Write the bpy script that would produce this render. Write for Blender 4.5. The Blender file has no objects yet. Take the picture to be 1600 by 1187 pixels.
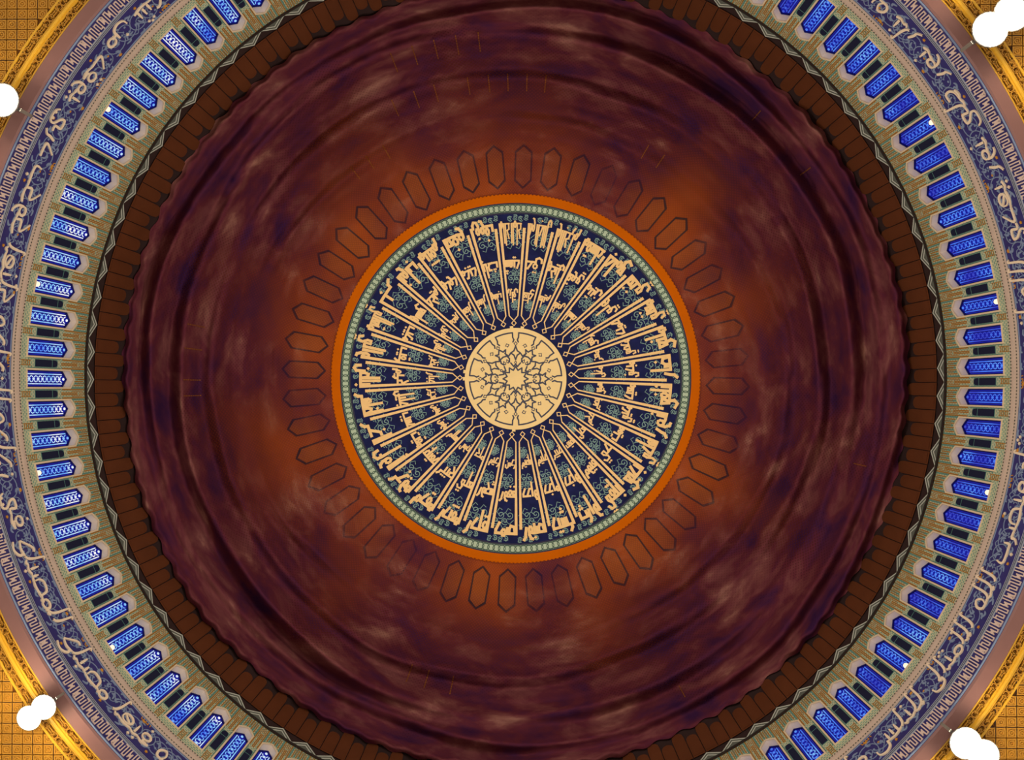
import bpy, math, random
from mathutils import Matrix, Vector, noise

random.seed(7)
PI = math.pi
TAU = 2 * PI
SC = bpy.context.scene
COL = SC.collection

# ------------------------------------------------------------------ camera
W_PX, H_PX, F_PX = 1600.0, 1187.0, 1300.0
CAM = (0.3515, 0.802, 0.0)            # standing close to the dome's axis, lens at z = 0
TA, TB = -0.0100, 0.0115              # a slight tilt away from the zenith
ca, sa, cb, sb = math.cos(TA), math.sin(TA), math.cos(TB), math.sin(TB)
_Ry = Matrix(((ca, 0, -sa), (0, 1, 0), (sa, 0, ca)))
_Rx = Matrix(((1, 0, 0), (0, cb, -sb), (0, sb, cb)))
_M = _Rx @ _Ry
flip = lambda r: Vector((r[0], -r[1], r[2]))
RIGHT, UP, FWD = flip(_M[0]), flip(_M[1]), flip(_M[2])
cam_data = bpy.data.cameras.new('camera')
cam_data.sensor_fit = 'HORIZONTAL'
cam_data.sensor_width = 36.0
cam_data.lens = 36.0 * F_PX / W_PX
cam_data.clip_end = 300
cam = bpy.data.objects.new('camera', cam_data)
COL.objects.link(cam)
cam.matrix_world = Matrix(((RIGHT.x, UP.x, -FWD.x, CAM[0]), (RIGHT.y, UP.y, -FWD.y, CAM[1]),
                           (RIGHT.z, UP.z, -FWD.z, CAM[2]), (0, 0, 0, 1)))
SC.camera = cam

# ------------------------------------------------------------------ world, lights, exposure
world = bpy.data.worlds.new('world')
SC.world = world
world.use_nodes = True
bg = world.node_tree.nodes['Background']
bg.inputs['Color'].default_value = (1.0, 0.86, 0.72, 1)
bg.inputs['Strength'].default_value = 0.56
SC.view_settings.view_transform = 'Standard'
SC.view_settings.look = 'None'
SC.view_settings.exposure = 0.1
SC.view_settings.gamma = 1.0
SC.view_settings.use_curve_mapping = False


def spot(name, loc, target, energy, color, angle=80, radius=0.4, blend=0.6):
    d = bpy.data.lights.new(name, 'SPOT')
    d.energy = energy
    d.color = color
    d.spot_size = math.radians(angle)
    d.spot_blend = blend
    d.shadow_soft_size = radius
    o = bpy.data.objects.new(name, d)
    COL.objects.link(o)
    o.location = loc
    o.rotation_euler = (Vector(target) - Vector(loc)).to_track_quat('-Z', 'Y').to_euler()
    return o


# unseen spots added around the hall below the drum, aimed across at the far side of the drum and dome
for i in range(8):
    a = TAU * (i + 0.5) / 8
    spot('added_cross_spot', (20 * math.cos(a), 20 * math.sin(a), 16), (-17 * math.cos(a), -17 * math.sin(a), 41),
         9200, (1.0, 0.92, 0.84), 75, 0.5, 0.8)
# narrow unseen spots added near the floor, aimed at the crown of the dome
for i in range(4):
    a = TAU * i / 4 + 0.4
    spot('added_crown_spot', (9 * math.cos(a), 9 * math.sin(a), 2), (2 * math.cos(a), 2 * math.sin(a), 60),
         18000, (1.0, 0.93, 0.80), 40, 0.4, 1.0)

# ------------------------------------------------------------------ materials
def mat(name, color, rough=0.6, spec=0.3, noise_amt=0.0, noise_scale=4.0, metallic=0.0, bump=0.0):
    m = bpy.data.materials.new(name)
    m.use_nodes = True
    nt = m.node_tree
    p = nt.nodes['Principled BSDF']
    p.inputs['Base Color'].default_value = (*color, 1)
    p.inputs['Roughness'].default_value = rough
    p.inputs['Metallic'].default_value = metallic
    p.inputs['Specular IOR Level'].default_value = spec
    if noise_amt or bump:
        tc = nt.nodes.new('ShaderNodeTexCoord')
        geo = nt.nodes.new('ShaderNodeNewGeometry')
        n = nt.nodes.new('ShaderNodeTexNoise')
        n.inputs['Scale'].default_value = noise_scale
        n.inputs['Detail'].default_value = 4
        nt.links.new(geo.outputs['Position'], n.inputs['Vector'])
        if noise_amt:
            mix = nt.nodes.new('ShaderNodeMix')
            mix.data_type = 'RGBA'
            mix.inputs['A'].default_value = (*[c * (1 - noise_amt) for c in color], 1)
            mix.inputs['B'].default_value = (*[min(1, c * (1 + noise_amt)) for c in color], 1)
            nt.links.new(n.outputs['Fac'], mix.inputs['Factor'])
            nt.links.new(mix.outputs['Result'], p.inputs['Base Color'])
        if bump:
            b = nt.nodes.new('ShaderNodeBump')
            b.inputs['Strength'].default_value = bump
            nt.links.new(n.outputs['Fac'], b.inputs['Height'])
            nt.links.new(b.outputs['Normal'], p.inputs['Normal'])
    return m


def emit(name, color, strength):
    m = bpy.data.materials.new(name)
    m.use_nodes = True
    nt = m.node_tree
    nt.nodes.clear()
    e = nt.nodes.new('ShaderNodeEmission')
    e.inputs['Color'].default_value = (*color, 1)
    e.inputs['Strength'].default_value = strength
    o = nt.nodes.new('ShaderNodeOutputMaterial')
    nt.links.new(e.outputs[0], o.inputs[0])
    return m


M = {}
M['navy'] = mat('navy_tile', (0.007, 0.009, 0.055), 0.6, 0.08, 0.75, 1.6)
M['cream'] = mat('cream_gilt', (0.80, 0.50, 0.19), 0.5, 0.3, 0.12, 3)
M['rosette'] = mat('rosette_cream', (0.80, 0.56, 0.22), 0.5, 0.3, 0.08, 1.5)
M['ink'] = mat('rosette_ink', (0.012, 0.010, 0.035), 0.5)
M['scroll'] = mat('scroll_green', (0.17, 0.27, 0.24), 0.6, 0.2, 0.2, 2)
M['chain_bg'] = mat('chain_pale_green', (0.42, 0.50, 0.34), 0.55, 0.3, 0.12, 3)
M['chain_ink'] = mat('chain_ink', (0.035, 0.075, 0.05), 0.6)
M['orange'] = mat('orange_ring', (0.52, 0.105, 0.001), 0.7, 0.02, 0.1, 0.8)
M['dome'] = mat('dome_rust', (0.36, 0.066, 0.003), 0.7, 0.15, 0.35, 0.5)
M['hex'] = mat('hexagon_panel', (0.34, 0.075, 0.004), 0.6, 0.2, 0.2, 1.0)
M['hex_edge'] = mat('hexagon_edge', (0.035, 0.012, 0.006), 0.6)
M['dark'] = mat('dark_joint_shade', (0.028, 0.012, 0.010), 0.8)
M['brown'] = mat('brown_panel', (0.105, 0.028, 0.008), 0.65, 0.2, 0.25, 0.7)
M['pale'] = mat('pale_stone', (0.80, 0.62, 0.40), 0.5, 0.3, 0.06, 2)
M['soffit'] = mat('white_reveal', (0.92, 0.78, 0.62), 0.25, 0.5)
M['ochre'] = mat('ochre_tile', (0.40, 0.16, 0.012), 0.5, 0.3, 0.15, 3)
M['teal'] = mat('teal_tile', (0.11, 0.25, 0.21), 0.5, 0.3, 0.1, 3)
M['panel_navy'] = mat('blind_panel_navy', (0.013, 0.016, 0.042), 0.6, 0.1)
M['zig'] = mat('zigzag_grey', (0.36, 0.36, 0.29), 0.5, 0.3)
M['zig_dark'] = mat('zigzag_dark', (0.07, 0.07, 0.05), 0.6)
M['pink'] = mat('pink_border', (0.60, 0.46, 0.36), 0.55, 0.3, 0.1, 3)
M['band_blue'] = mat('band_blue', (0.034, 0.030, 0.15), 0.5, 0.2, 0.35, 1.2)
M['script'] = mat('script_cream', (0.88, 0.70, 0.49), 0.5, 0.3)
M['vine'] = mat('vine_blue', (0.21, 0.27, 0.40), 0.5, 0.3)
M['flower'] = mat('flower_ochre', (0.62, 0.27, 0.03), 0.5, 0.3)
M['greyline'] = mat('grey_border', (0.34, 0.36, 0.42), 0.5, 0.3)
M['frieze'] = mat('frieze_pinkish', (0.74, 0.56, 0.46), 0.5, 0.3)
M['plum'] = mat('plum_cornice', (0.24, 0.115, 0.10), 0.55, 0.3, 0.1, 1.5)
M['gold'] = mat('gold_carved', (0.50, 0.23, 0.02), 0.45, 0.4, 0.25, 0.9)
M['gold_ridge'] = mat('gold_ridge', (0.72, 0.38, 0.02), 0.4, 0.5)
M['gold_dark'] = mat('gold_ground', (0.12, 0.04, 0.004), 0.6, 0.2)
M['lattice'] = mat('lattice_blue', (0.006, 0.006, 0.15), 0.5, 0.2)
M['lamp_body'] = mat('lamp_body', (0.35, 0.33, 0.30), 0.4, 0.5, 0, 1, 0.6)
M['lamp_glow'] = emit('lamp_glow', (1.0, 0.90, 0.70), 22)
M['sill_glow'] = emit('sill_glow', (1.0, 0.85, 0.62), 1.15)


def drum_tile_material():
    """pale green glazed ground with fine rows of teal bricks, coordinates along the wall"""
    m = bpy.data.materials.new('drum_tile')
    m.use_nodes = True
    nt = m.node_tree
    p = nt.nodes['Principled BSDF']
    p.inputs['Roughness'].default_value = 0.45
    tc = nt.nodes.new('ShaderNodeTexCoord')
    sep = nt.nodes.new('ShaderNodeSeparateXYZ')
    nt.links.new(tc.outputs['Object'], sep.inputs[0])
    cmb = nt.nodes.new('ShaderNodeCombineXYZ')
    nt.links.new(sep.outputs['Y'], cmb.inputs['X'])
    nt.links.new(sep.outputs['Z'], cmb.inputs['Y'])
    br = nt.nodes.new('ShaderNodeTexBrick')
    br.offset = 0.5
    br.inputs['Color1'].default_value = (0.09, 0.25, 0.20, 1)
    br.inputs['Color2'].default_value = (0.21, 0.40, 0.28, 1)
    br.inputs['Mortar'].default_value = (0.55, 0.54, 0.34, 1)
    br.inputs['Scale'].default_value = 1.0
    br.inputs['Mortar Size'].default_value = 0.034
    br.inputs['Mortar Smooth'].default_value = 0.3
    br.inputs['Brick Width'].default_value = 0.18
    br.inputs['Row Height'].default_value = 0.125
    nt.links.new(cmb.outputs[0], br.inputs['Vector'])
    nt.links.new(br.outputs['Color'], p.inputs['Base Color'])
    return m


M['drum'] = drum_tile_material()


def pane_material():
    """blue glass; evening sky glow and bright patches put into its emission, stronger towards -x"""
    m = bpy.data.materials.new('blue_glass')
    m.use_nodes = True
    nt = m.node_tree
    nt.nodes.clear()
    out = nt.nodes.new('ShaderNodeOutputMaterial')
    em = nt.nodes.new('ShaderNodeEmission')
    gl = nt.nodes.new('ShaderNodeBsdfGlossy')
    gl.inputs['Roughness'].default_value = 0.2
    gl.inputs['Color'].default_value = (0.5, 0.6, 0.9, 1)
    mx = nt.nodes.new('ShaderNodeMixShader')
    mx.inputs[0].default_value = 0.06
    geo = nt.nodes.new('ShaderNodeNewGeometry')
    n = nt.nodes.new('ShaderNodeTexNoise')
    n.inputs['Scale'].default_value = 0.55
    n.inputs['Detail'].default_value = 2
    nt.links.new(geo.outputs['Position'], n.inputs['Vector'])
    sep = nt.nodes.new('ShaderNodeSeparateXYZ')
    nt.links.new(geo.outputs['Position'], sep.inputs[0])
    wx = nt.nodes.new('ShaderNodeMapRange')  # brighter sky side painted into the emission
    wx.inputs['From Min'].default_value = 22
    wx.inputs['From Max'].default_value = -22
    wx.inputs['To Min'].default_value = -0.18
    wx.inputs['To Max'].default_value = 0.16
    nt.links.new(sep.outputs['X'], wx.inputs['Value'])
    add = nt.nodes.new('ShaderNodeMath')
    nt.links.new(n.outputs['Fac'], add.inputs[0])
    nt.links.new(wx.outputs[0], add.inputs[1])
    ramp = nt.nodes.new('ShaderNodeValToRGB')
    e = ramp.color_ramp.elements
    e[0].position, e[0].color = 0.20, (0.04, 0.06, 0.55, 1)
    e[1].position, e[1].color = 0.82, (1.0, 1.0, 1.0, 1)
    for pos, c in ((0.40, (0.07, 0.22, 0.95, 1)), (0.62, (0.25, 0.58, 1.0, 1))):
        k = ramp.color_ramp.elements.new(pos)
        k.color = c
    nt.links.new(add.outputs[0], ramp.inputs[0])
    nt.links.new(ramp.outputs[0], em.inputs['Color'])
    em.inputs['Strength'].default_value = 0.95
    nt.links.new(em.outputs[0], mx.inputs[1])
    nt.links.new(gl.outputs[0], mx.inputs[2])
    nt.links.new(mx.outputs[0], out.inputs[0])
    return m


M['pane'] = pane_material()
M['pane_dark'] = emit('deep_blue_glass', (0.012, 0.014, 0.32), 0.9)  # outside light put into the glass as emission


def net_material():
    """fine plum netting: woven threads with open meshes, several layers thick towards the rim"""
    m = bpy.data.materials.new('plum_netting')
    m.use_nodes = True
    nt = m.node_tree
    N, L = nt.nodes, nt.links
    N.clear()
    out = N.new('ShaderNodeOutputMaterial')
    geo = N.new('ShaderNodeNewGeometry')
    # cloth colour: random plum tones, with pale fold highlights painted in
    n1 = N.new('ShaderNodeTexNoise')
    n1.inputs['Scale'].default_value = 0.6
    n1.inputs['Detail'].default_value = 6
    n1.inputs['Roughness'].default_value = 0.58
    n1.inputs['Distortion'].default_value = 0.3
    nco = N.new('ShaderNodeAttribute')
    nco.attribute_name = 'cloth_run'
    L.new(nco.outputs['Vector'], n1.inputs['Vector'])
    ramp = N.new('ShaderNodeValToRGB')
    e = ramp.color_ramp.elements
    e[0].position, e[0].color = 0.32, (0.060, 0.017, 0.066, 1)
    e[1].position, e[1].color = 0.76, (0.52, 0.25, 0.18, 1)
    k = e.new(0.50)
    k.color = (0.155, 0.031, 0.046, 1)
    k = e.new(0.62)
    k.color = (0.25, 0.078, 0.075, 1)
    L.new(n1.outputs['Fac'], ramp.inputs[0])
    dif = N.new('ShaderNodeBsdfDiffuse')
    tra = N.new('ShaderNodeBsdfTranslucent')
    L.new(ramp.outputs[0], dif.inputs['Color'])
    L.new(ramp.outputs[0], tra.inputs['Color'])
    cloth = N.new('ShaderNodeMixShader')
    cloth.inputs[0].default_value = 0.25
    L.new(dif.outputs[0], cloth.inputs[1])
    L.new(tra.outputs[0], cloth.inputs[2])
    # weave: two sets of threads on the mesh's own UV (metres)
    uv = N.new('ShaderNodeUVMap')
    waves = []
    for rot in (45, -45):
        mp = N.new('ShaderNodeMapping')
        mp.inputs['Rotation'].default_value = (0, 0, math.radians(rot))
        L.new(uv.outputs[0], mp.inputs['Vector'])
        wv = N.new('ShaderNodeTexWave')
        wv.inputs['Scale'].default_value = 2.1
        wv.inputs['Distortion'].default_value = 0.4
        L.new(mp.outputs[0], wv.inputs['Vector'])
        waves.append(wv)
    mxw = N.new('ShaderNodeMath')
    mxw.operation = 'MAXIMUM'
    L.new(waves[0].outputs['Fac'], mxw.inputs[0])
    L.new(waves[1].outputs['Fac'], mxw.inputs[1])
    # layers: attribute 'cover' (0 thin .. 1 several layers)
    at = N.new('ShaderNodeAttribute')
    at.attribute_name = 'cover'
    mul = N.new('ShaderNodeMath')
    mul.operation = 'MULTIPLY_ADD'
    L.new(mxw.outputs[0], mul.inputs[0])
    mul.inputs[1].default_value = 0.35
    mul.inputs[2].default_value = -0.22
    add = N.new('ShaderNodeMath')
    add.use_clamp = True
    L.new(mul.outputs[0], add.inputs[0])
    L.new(at.outputs['Fac'], add.inputs[1])
    tr = N.new('ShaderNodeBsdfTransparent')
    fin = N.new('ShaderNodeMixShader')
    L.new(add.outputs[0], fin.inputs[0])
    L.new(tr.outputs[0], fin.inputs[1])
    L.new(cloth.outputs[0], fin.inputs[2])
    L.new(fin.outputs[0], out.inputs[0])
    return m


M['net'] = net_material()

# ------------------------------------------------------------------ geometry helpers
R0 = 22.0                     # inner radius of the drum
Z_SPRING = 42.5               # the dome springs here
DA, DB = 21.93, 19.75         # semi-axes of the dome's inner surface


def dome_pt(r, phi, off=0.0):
    """a point of the dome's inner face; r is the slope off the axis (in 1/1300) seen from the axis foot"""
    A, B, k = DA - off, DB - off, r / F_PX
    a = (k / A) ** 2 + 1 / B ** 2
    b = -2 * Z_SPRING / B ** 2
    c = (Z_SPRING / B) ** 2 - 1
    h = (-b + math.sqrt(max(0, b * b - 4 * a * c))) / (2 * a)
    return (k * h * math.cos(phi), k * h * math.sin(phi), h)


def drum_pt(h, phi, off=0.0):
    return ((R0 - off) * math.cos(phi), (R0 - off) * math.sin(phi), h)


def hz(r):
    """height on the drum wall of slope r"""
    return F_PX * R0 / r


class MB:
    def __init__(self):
        self.v, self.f, self.mi = [], [], []

    def face(self, pts, mi=0):
        n = len(self.v)
        self.v += [tuple(p) for p in pts]
        self.f.append(tuple(range(n, n + len(pts))))
        self.mi.append(mi)

    def prism(self, top, bot, mi=0):
        """closed solid between two matching outlines"""
        n, k = len(self.v), len(top)
        self.v += [tuple(p) for p in top] + [tuple(p) for p in bot]
        self.f.append(tuple(range(n, n + k)))
        self.f.append(tuple(range(n + 2 * k - 1, n + k - 1, -1)))
        self.mi += [mi, mi]
        for i in range(k):
            j = (i + 1) % k
            self.f.append((n + i, n + k + i, n + k + j, n + j))
            self.mi.append(mi)

    def relief(self, pts2, fn, lo, hi, mi=0):
        """outline in (u, v) raised from lo to hi by fn(u, v, off), open at the back"""
        n, k = len(self.v), len(pts2)
        self.v += [fn(u, v, hi) for u, v in pts2] + [fn(u, v, lo) for u, v in pts2]
        self.f.append(tuple(range(n, n + k)))
        self.mi.append(mi)
        for i in range(k):
            j = (i + 1) % k
            self.f.append((n + i, n + k + i, n + k + j, n + j))
            self.mi.append(mi)

    def seg(self, p, q, w, fn, lo=0.0, hi=0.03, cap=0.5, mi=0, sub=1):
        dx, dy = q[0] - p[0], q[1] - p[1]
        l = math.hypot(dx, dy)
        if l < 1e-9:
            return
        dx, dy = dx / l, dy / l
        px, py = p[0] - dx * w * cap, p[1] - dy * w * cap
        qx, qy = q[0] + dx * w * cap, q[1] + dy * w * cap
        nx, ny = -dy * w / 2, dx * w / 2
        for s in range(sub):
            a, b = s / sub, (s + 1) / sub
            x0, y0, x1, y1 = px + (qx - px) * a, py + (qy - py) * a, px + (qx - px) * b, py + (qy - py) * b
            self.relief([(x0 + nx, y0 + ny), (x0 - nx, y0 - ny), (x1 - nx, y1 - ny), (x1 + nx, y1 + ny)], fn, lo, hi, mi)

    def poly(self, pts, w, fn, lo=0.0, hi=0.03, cap=0.5, closed=False, mi=0):
        n = len(pts)
        for i in range(n if closed else n - 1):
            self.seg(pts[i], pts[(i + 1) % n], w, fn, lo, hi, cap, mi)

    def ribbon(self, pts, w, fn, lo=0.0, hi=0.03, closed=False, mi=0, taper=None):
        """a smooth mitred stroke"""
        n = len(pts)
        Lp, Rp = [], []
        for i in range(n):
            a = pts[(i - 1) % n] if closed or i > 0 else pts[i]
            b = pts[(i + 1) % n] if closed or i < n - 1 else pts[i]
            dx, dy = b[0] - a[0], b[1] - a[1]
            l = math.hypot(dx, dy) or 1
            ww = w * (taper(i / max(1, n - 1)) if taper else 1)
            nx, ny = -dy / l * ww / 2, dx / l * ww / 2
            Lp.append((pts[i][0] + nx, pts[i][1] + ny))
            Rp.append((pts[i][0] - nx, pts[i][1] - ny))
        base = len(self.v)
        for i in range(n):
            self.v += [fn(*Lp[i], hi), fn(*Rp[i], hi), fn(*Lp[i], lo), fn(*Rp[i], lo)]
        for i in range(n if closed else n - 1):
            a, b = base + 4 * i, base + 4 * ((i + 1) % n)
            self.f += [(a, a + 1, b + 1, b), (a, b, b + 2, a + 2), (a + 1, a + 3, b + 3, b + 1)]
            self.mi += [mi] * 3

    def ring(self, prof, n=192, mi=0, a0=0.0, a1=TAU):
        """surface of revolution of profile [(rho, h), ...] about the dome's axis"""
        base, k = len(self.v), len(prof)
        full = abs(a1 - a0 - TAU) < 1e-6
        m = n if full else n + 1
        for i in range(m):
            a = a0 + (a1 - a0) * i / n
            for rho, h in prof:
                self.v.append((rho * math.cos(a), rho * math.sin(a), h))
        for i in range(n):
            j = (i + 1) % m
            for s in range(k - 1):
                self.f.append((base + i * k + s, base + i * k + s + 1, base + j * k + s + 1, base + j * k + s))
                self.mi.append(mi)

    def mesh(self, name, mats, smooth=False):
        me = bpy.data.meshes.new(name)
        me.from_pydata(self.v, [], self.f)
        for m in (mats if isinstance(mats, (list, tuple)) else [mats]):
            me.materials.append(m)
        me.polygons.foreach_set('material_index', self.mi)
        if smooth:
            me.polygons.foreach_set('use_smooth', [True] * len(me.polygons))
        me.update()
        return me

    def build(self, name, mats, parent=None, smooth=False):
        return link(name, self.mesh(name, mats, smooth), parent)


def link(name, me, parent=None, rotz=None, loc=None):
    o = bpy.data.objects.new(name, me)
    COL.objects.link(o)
    o.parent = parent
    if rotz is not None:
        o.rotation_euler = (0, 0, rotz)
    if loc is not None:
        o.location = loc
    return o


def tag(o, label=None, cat=None, group=None, kind=None):
    if label:
        o['label'] = label
    if cat:
        o['category'] = cat
    if group:
        o['group'] = group
    if kind:
        o['kind'] = kind
    return o


def empty(name, loc=(0, 0, 0), rotz=0.0, parent=None):
    o = link(name, None, parent, rotz, loc)
    o.empty_display_size = 0.3
    return o


def pixel_ray(px, py, z):
    """where the sight line through a photograph pixel meets the height z"""
    d = RIGHT * ((px - W_PX / 2) / F_PX) + UP * (-(py - H_PX / 2) / F_PX) + FWD
    t = (z - CAM[2]) / d.z
    return Vector(CAM) + d * t


def circle2(cx, cy, r, n=16, a0=0.0):
    return [(cx + r * math.cos(a0 + TAU * i / n), cy + r * math.sin(a0 + TAU * i / n)) for i in range(n)]


# ================================================================== THE SETTING
N_BAY = 96
PH0 = -0.0132                       # screen-clockwise angle of window 0
BAY = TAU / N_BAY
bay_phi = lambda k: PH0 - BAY * k   # k counts counter-clockwise on screen
BW = 2 * R0 * math.tan(BAY / 2)     # bay width

# ---- dome shell (rust coloured) with panels
mb = MB()
prof = []
for i in range(61):
    t = (PI / 2) * i / 60
    prof.append((DA * math.cos(t) if i < 60 else 0.001, Z_SPRING + DB * math.sin(t)))
mb.ring(prof, 192)
dome = tag(mb.build('ceiling_dome', M['dome'], smooth=True), 'rust coloured dome shell behind the netting', kind='structure')
# dark strip at the dome's foot: joints between brown panels, shade below them painted in
mb = MB()
n = 192
for i in range(n):
    a, b = TAU * i / n, TAU * (i + 1) / n
    for r0, r1 in ((673, 645), (645, 618), (618, 600)):
        mb.face([dome_pt(r0, a, .012), dome_pt(r0, b, .012), dome_pt(r1, b, .012), dome_pt(r1, a, .012)])
mb.build('joint_shade_strip', M['dark'], dome, smooth=True)

# two brown panels for each bay, long and short in turn, rounded at the upper end
def brown_panel(long):
    mb = MB()
    hw, r0, r1 = BAY * 0.235, 658.0, (612.0 if long else 622.0)
    out = [(-hw, r0), (hw, r0)]
    for j in range(7):
        a = PI * j / 6
        out.append((hw * math.cos(a), r1 + 9 - 9 * math.sin(a) ** .7))
    fn = lambda u, v, o: dome_pt(v, u, o)
    mb.relief(out, fn, 0.01, 0.10)
    ins = [(u * .80, v + (4 if v < 640 else -3)) for u, v in out]
    mb.relief(ins, fn, 0.10, 0.125)
    return mb.mesh('brown_panel', M['brown'])


bp = [brown_panel(True), brown_panel(False)]
for k in range(2 * N_BAY):
    link('brown_panel', bp[k % 2], dome, bay_phi(k / 2 + 0.25))

# elongated hexagon panels around the medallion
mb = MB()
hwp = math.radians(2.05)
hexo = [(0, 365), (hwp, 354), (hwp * 1.12, 310), (0, 298), (-hwp * 1.12, 310), (-hwp, 354)]
fnd = lambda u, v, o: dome_pt(v, u, o)
mb.relief([(u * 1.10, 331 + (v - 331) * 1.05) for u, v in hexo], fnd, .02, .05, 1)
mb.relief([(u * .90, 331 + (v - 331) * .93) for u, v in hexo], fnd, .05, .10, 0)
hexm = mb.mesh('hexagon_panel', [M['hex'], M['hex_edge']])
for k in range(48):
    link('hexagon_panel', hexm, dome, math.radians(2.2 + 7.5 * k))
# ---- drum wall: 96 bays, each with an opening
Z_BASE = 36.70
SILL, SHO, APEX = 37.42, 40.98, 41.36
OW = 0.395                          # half width of the opening
DEPTH = 0.42


def bay_mesh():
    """bay in local space: wall plane x = R0 * cos(BAY / 2), y along the wall, z up"""
    X = R0 * math.cos(BAY / 2)
    h = BW / 2
    mb = MB()
    P = lambda y, z: (X, y, z)
    mb.face([P(-h, Z_BASE), P(h, Z_BASE), P(h, SILL), P(-h, SILL)])
    mb.face([P(-h, SILL), P(-OW, SILL), P(-OW, SHO), P(-h, SHO)])
    mb.face([P(OW, SILL), P(h, SILL), P(h, SHO), P(OW, SHO)])
    mb.face([P(-h, SHO), P(-OW, SHO), P(0, APEX), P(0, Z_SPRING), P(-h, Z_SPRING)])
    mb.face([P(OW, SHO), P(h, SHO), P(h, Z_SPRING), P(0, Z_SPRING), P(0, APEX)])
    return mb.mesh('bay_wall', M['drum'])


mb = MB()
mb.ring([(R0 - .012, 33.18), (R0 - .012, Z_BASE)], 192)
drum = tag(mb.build('wall_drum', M['band_blue']), 'round drum wall with tiled bays and a blue band', kind='structure')
bm_ = bay_mesh()
XW = R0 * math.cos(BAY / 2)
fw = lambda y, z, o: (XW - o, y, z)     # wall relief in bay space

# ochre rods and teal dashes of one bay: small inlaid pieces, one part for each bay
mb = MB()
def rod(y, z0, z1, w=.04):
    mb.relief([(y - w / 2, z0), (y + w / 2, z0), (y + w / 2, z1), (y - w / 2, z1)], fw, 0, .025)
for y in (-.31, -.11, .11, .31):
    rod(y, 41.38 + .1 * (abs(y) < .2), 42.25, .05)
    rod(y + .10 if y < 0 else y - .10, 41.75, 42.45, .03)
for y in (-.515, .515):
    rod(y, 40.35, 42.4, .055)
for y in (-.60, .60):
    rod(y, 41.2, 42.2, .03)
for y in (-BW / 2 + .04, BW / 2 - .04):
    rod(y, 40.25, 41.7, .05)
    rod(y, 41.85, 42.4, .03)
for s in (-1, 1):
    rod(s * (BW / 2 - .115), 36.98, 37.72, .03)
    for j in range(5):
        z = 37.06 + j * .14
        y0, y1 = s * (BW / 2 - .10), s * (BW / 2 - .0)
        mb.relief([(min(y0, y1), z), (max(y0, y1), z), (max(y0, y1), z + .03), (min(y0, y1), z + .03)], fw, 0, .02)
rods = mb.mesh('ochre_rods', M['ochre'])
mb = MB()
for y in (-.21, 0, .21, -.43, .43):
    for j in range(14 if abs(y) < .4 else 30):
        z = 41.42 + .05 + j * .075 if abs(y) < .4 else 40.2 + j * .075
        if z > 42.35:
            break
        mb.relief([(y - .04, z), (y + .04, z), (y + .04, z + .035), (y - .04, z + .035)], fw, 0, .018)
for s in (-1, 1):
    for j in range(44):
        z = 37.5 + j * .062
        y = s * .505
        mb.relief([(y - .022, z), (y + .022, z), (y + .022, z + .026), (y - .022, z + .026)], fw, 0, .018)
dashes = mb.mesh('teal_dashes', M['teal'])

# navy blind panel between two windows
mb = MB()
bx0 = BW / 2
fw2 = lambda y, z, o: (R0 - o, y, z)     # at a pier (corner between two bays)
hw = .165
mb.relief([(-hw - .02, 38.04), (hw + .02, 38.04), (hw + .02, 39.92), (-hw - .02, 39.92)], fw2, -.02, .012, 1)
mb.relief([(-hw, 38.08), (hw, 38.08), (hw, 39.42), (-hw, 39.42)], fw2, 0, .035)
head = [(-hw, 39.50), (hw, 39.50), (hw, 39.64)] + [(hw * math.cos(a), 39.66 + .24 * math.sin(a)) for a in (.5, .9, 1.25, PI / 2, PI - 1.25, PI - .9, PI - .5)] + [(-hw, 39.64)]
mb.relief(head, fw2, 0, .035)
blind = mb.mesh('blind_panel', [M['panel_navy'], M['teal']])

for k in range(N_BAY):
    p = bay_phi(k)
    link('bay_wall', bm_, drum, p)
    tag(link('ochre_rods', rods, drum, p), kind='stuff')
    tag(link('teal_dashes', dashes, drum, p), kind='stuff')
    link('blind_panel', blind, drum, bay_phi(k + .5))

# ---- windows: surround, reveal, pane, lattice
def outline(g, dz=0.0):
    """pentagon of the opening grown by g"""
    return [(-OW - g, SILL - g), (OW + g, SILL - g), (OW + g, SHO + g * .8), (0, APEX + g * 1.05), (-OW - g, SHO + g * .8)]


mb = MB()
a, b = outline(.075), outline(0)
for i in range(5):
    j = (i + 1) % 5
    top = [fw(*a[i], .05), fw(*a[j], .05), fw(*b[j], .05), fw(*b[i], .05)]
    bot = [fw(*a[i], -.01), fw(*a[j], -.01), fw(*b[j], -.01), fw(*b[i], -.01)]
    mb.prism(top, bot)
surround = mb.mesh('window_surround', M['pale'])
mb = MB()
for i in range(5):
    j = (i + 1) % 5
    mb.face([fw(*b[i], .0), fw(*b[j], .0), fw(*b[j], -DEPTH), fw(*b[i], -DEPTH)])
reveal = mb.mesh('reveal', M['soffit'])
mb = MB()
mb.prism([fw(*q, -DEPTH + .02) for q in b], [fw(*q, -DEPTH - .01) for q in b])
pane = mb.mesh('pane', M['pane_dark'])
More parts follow.
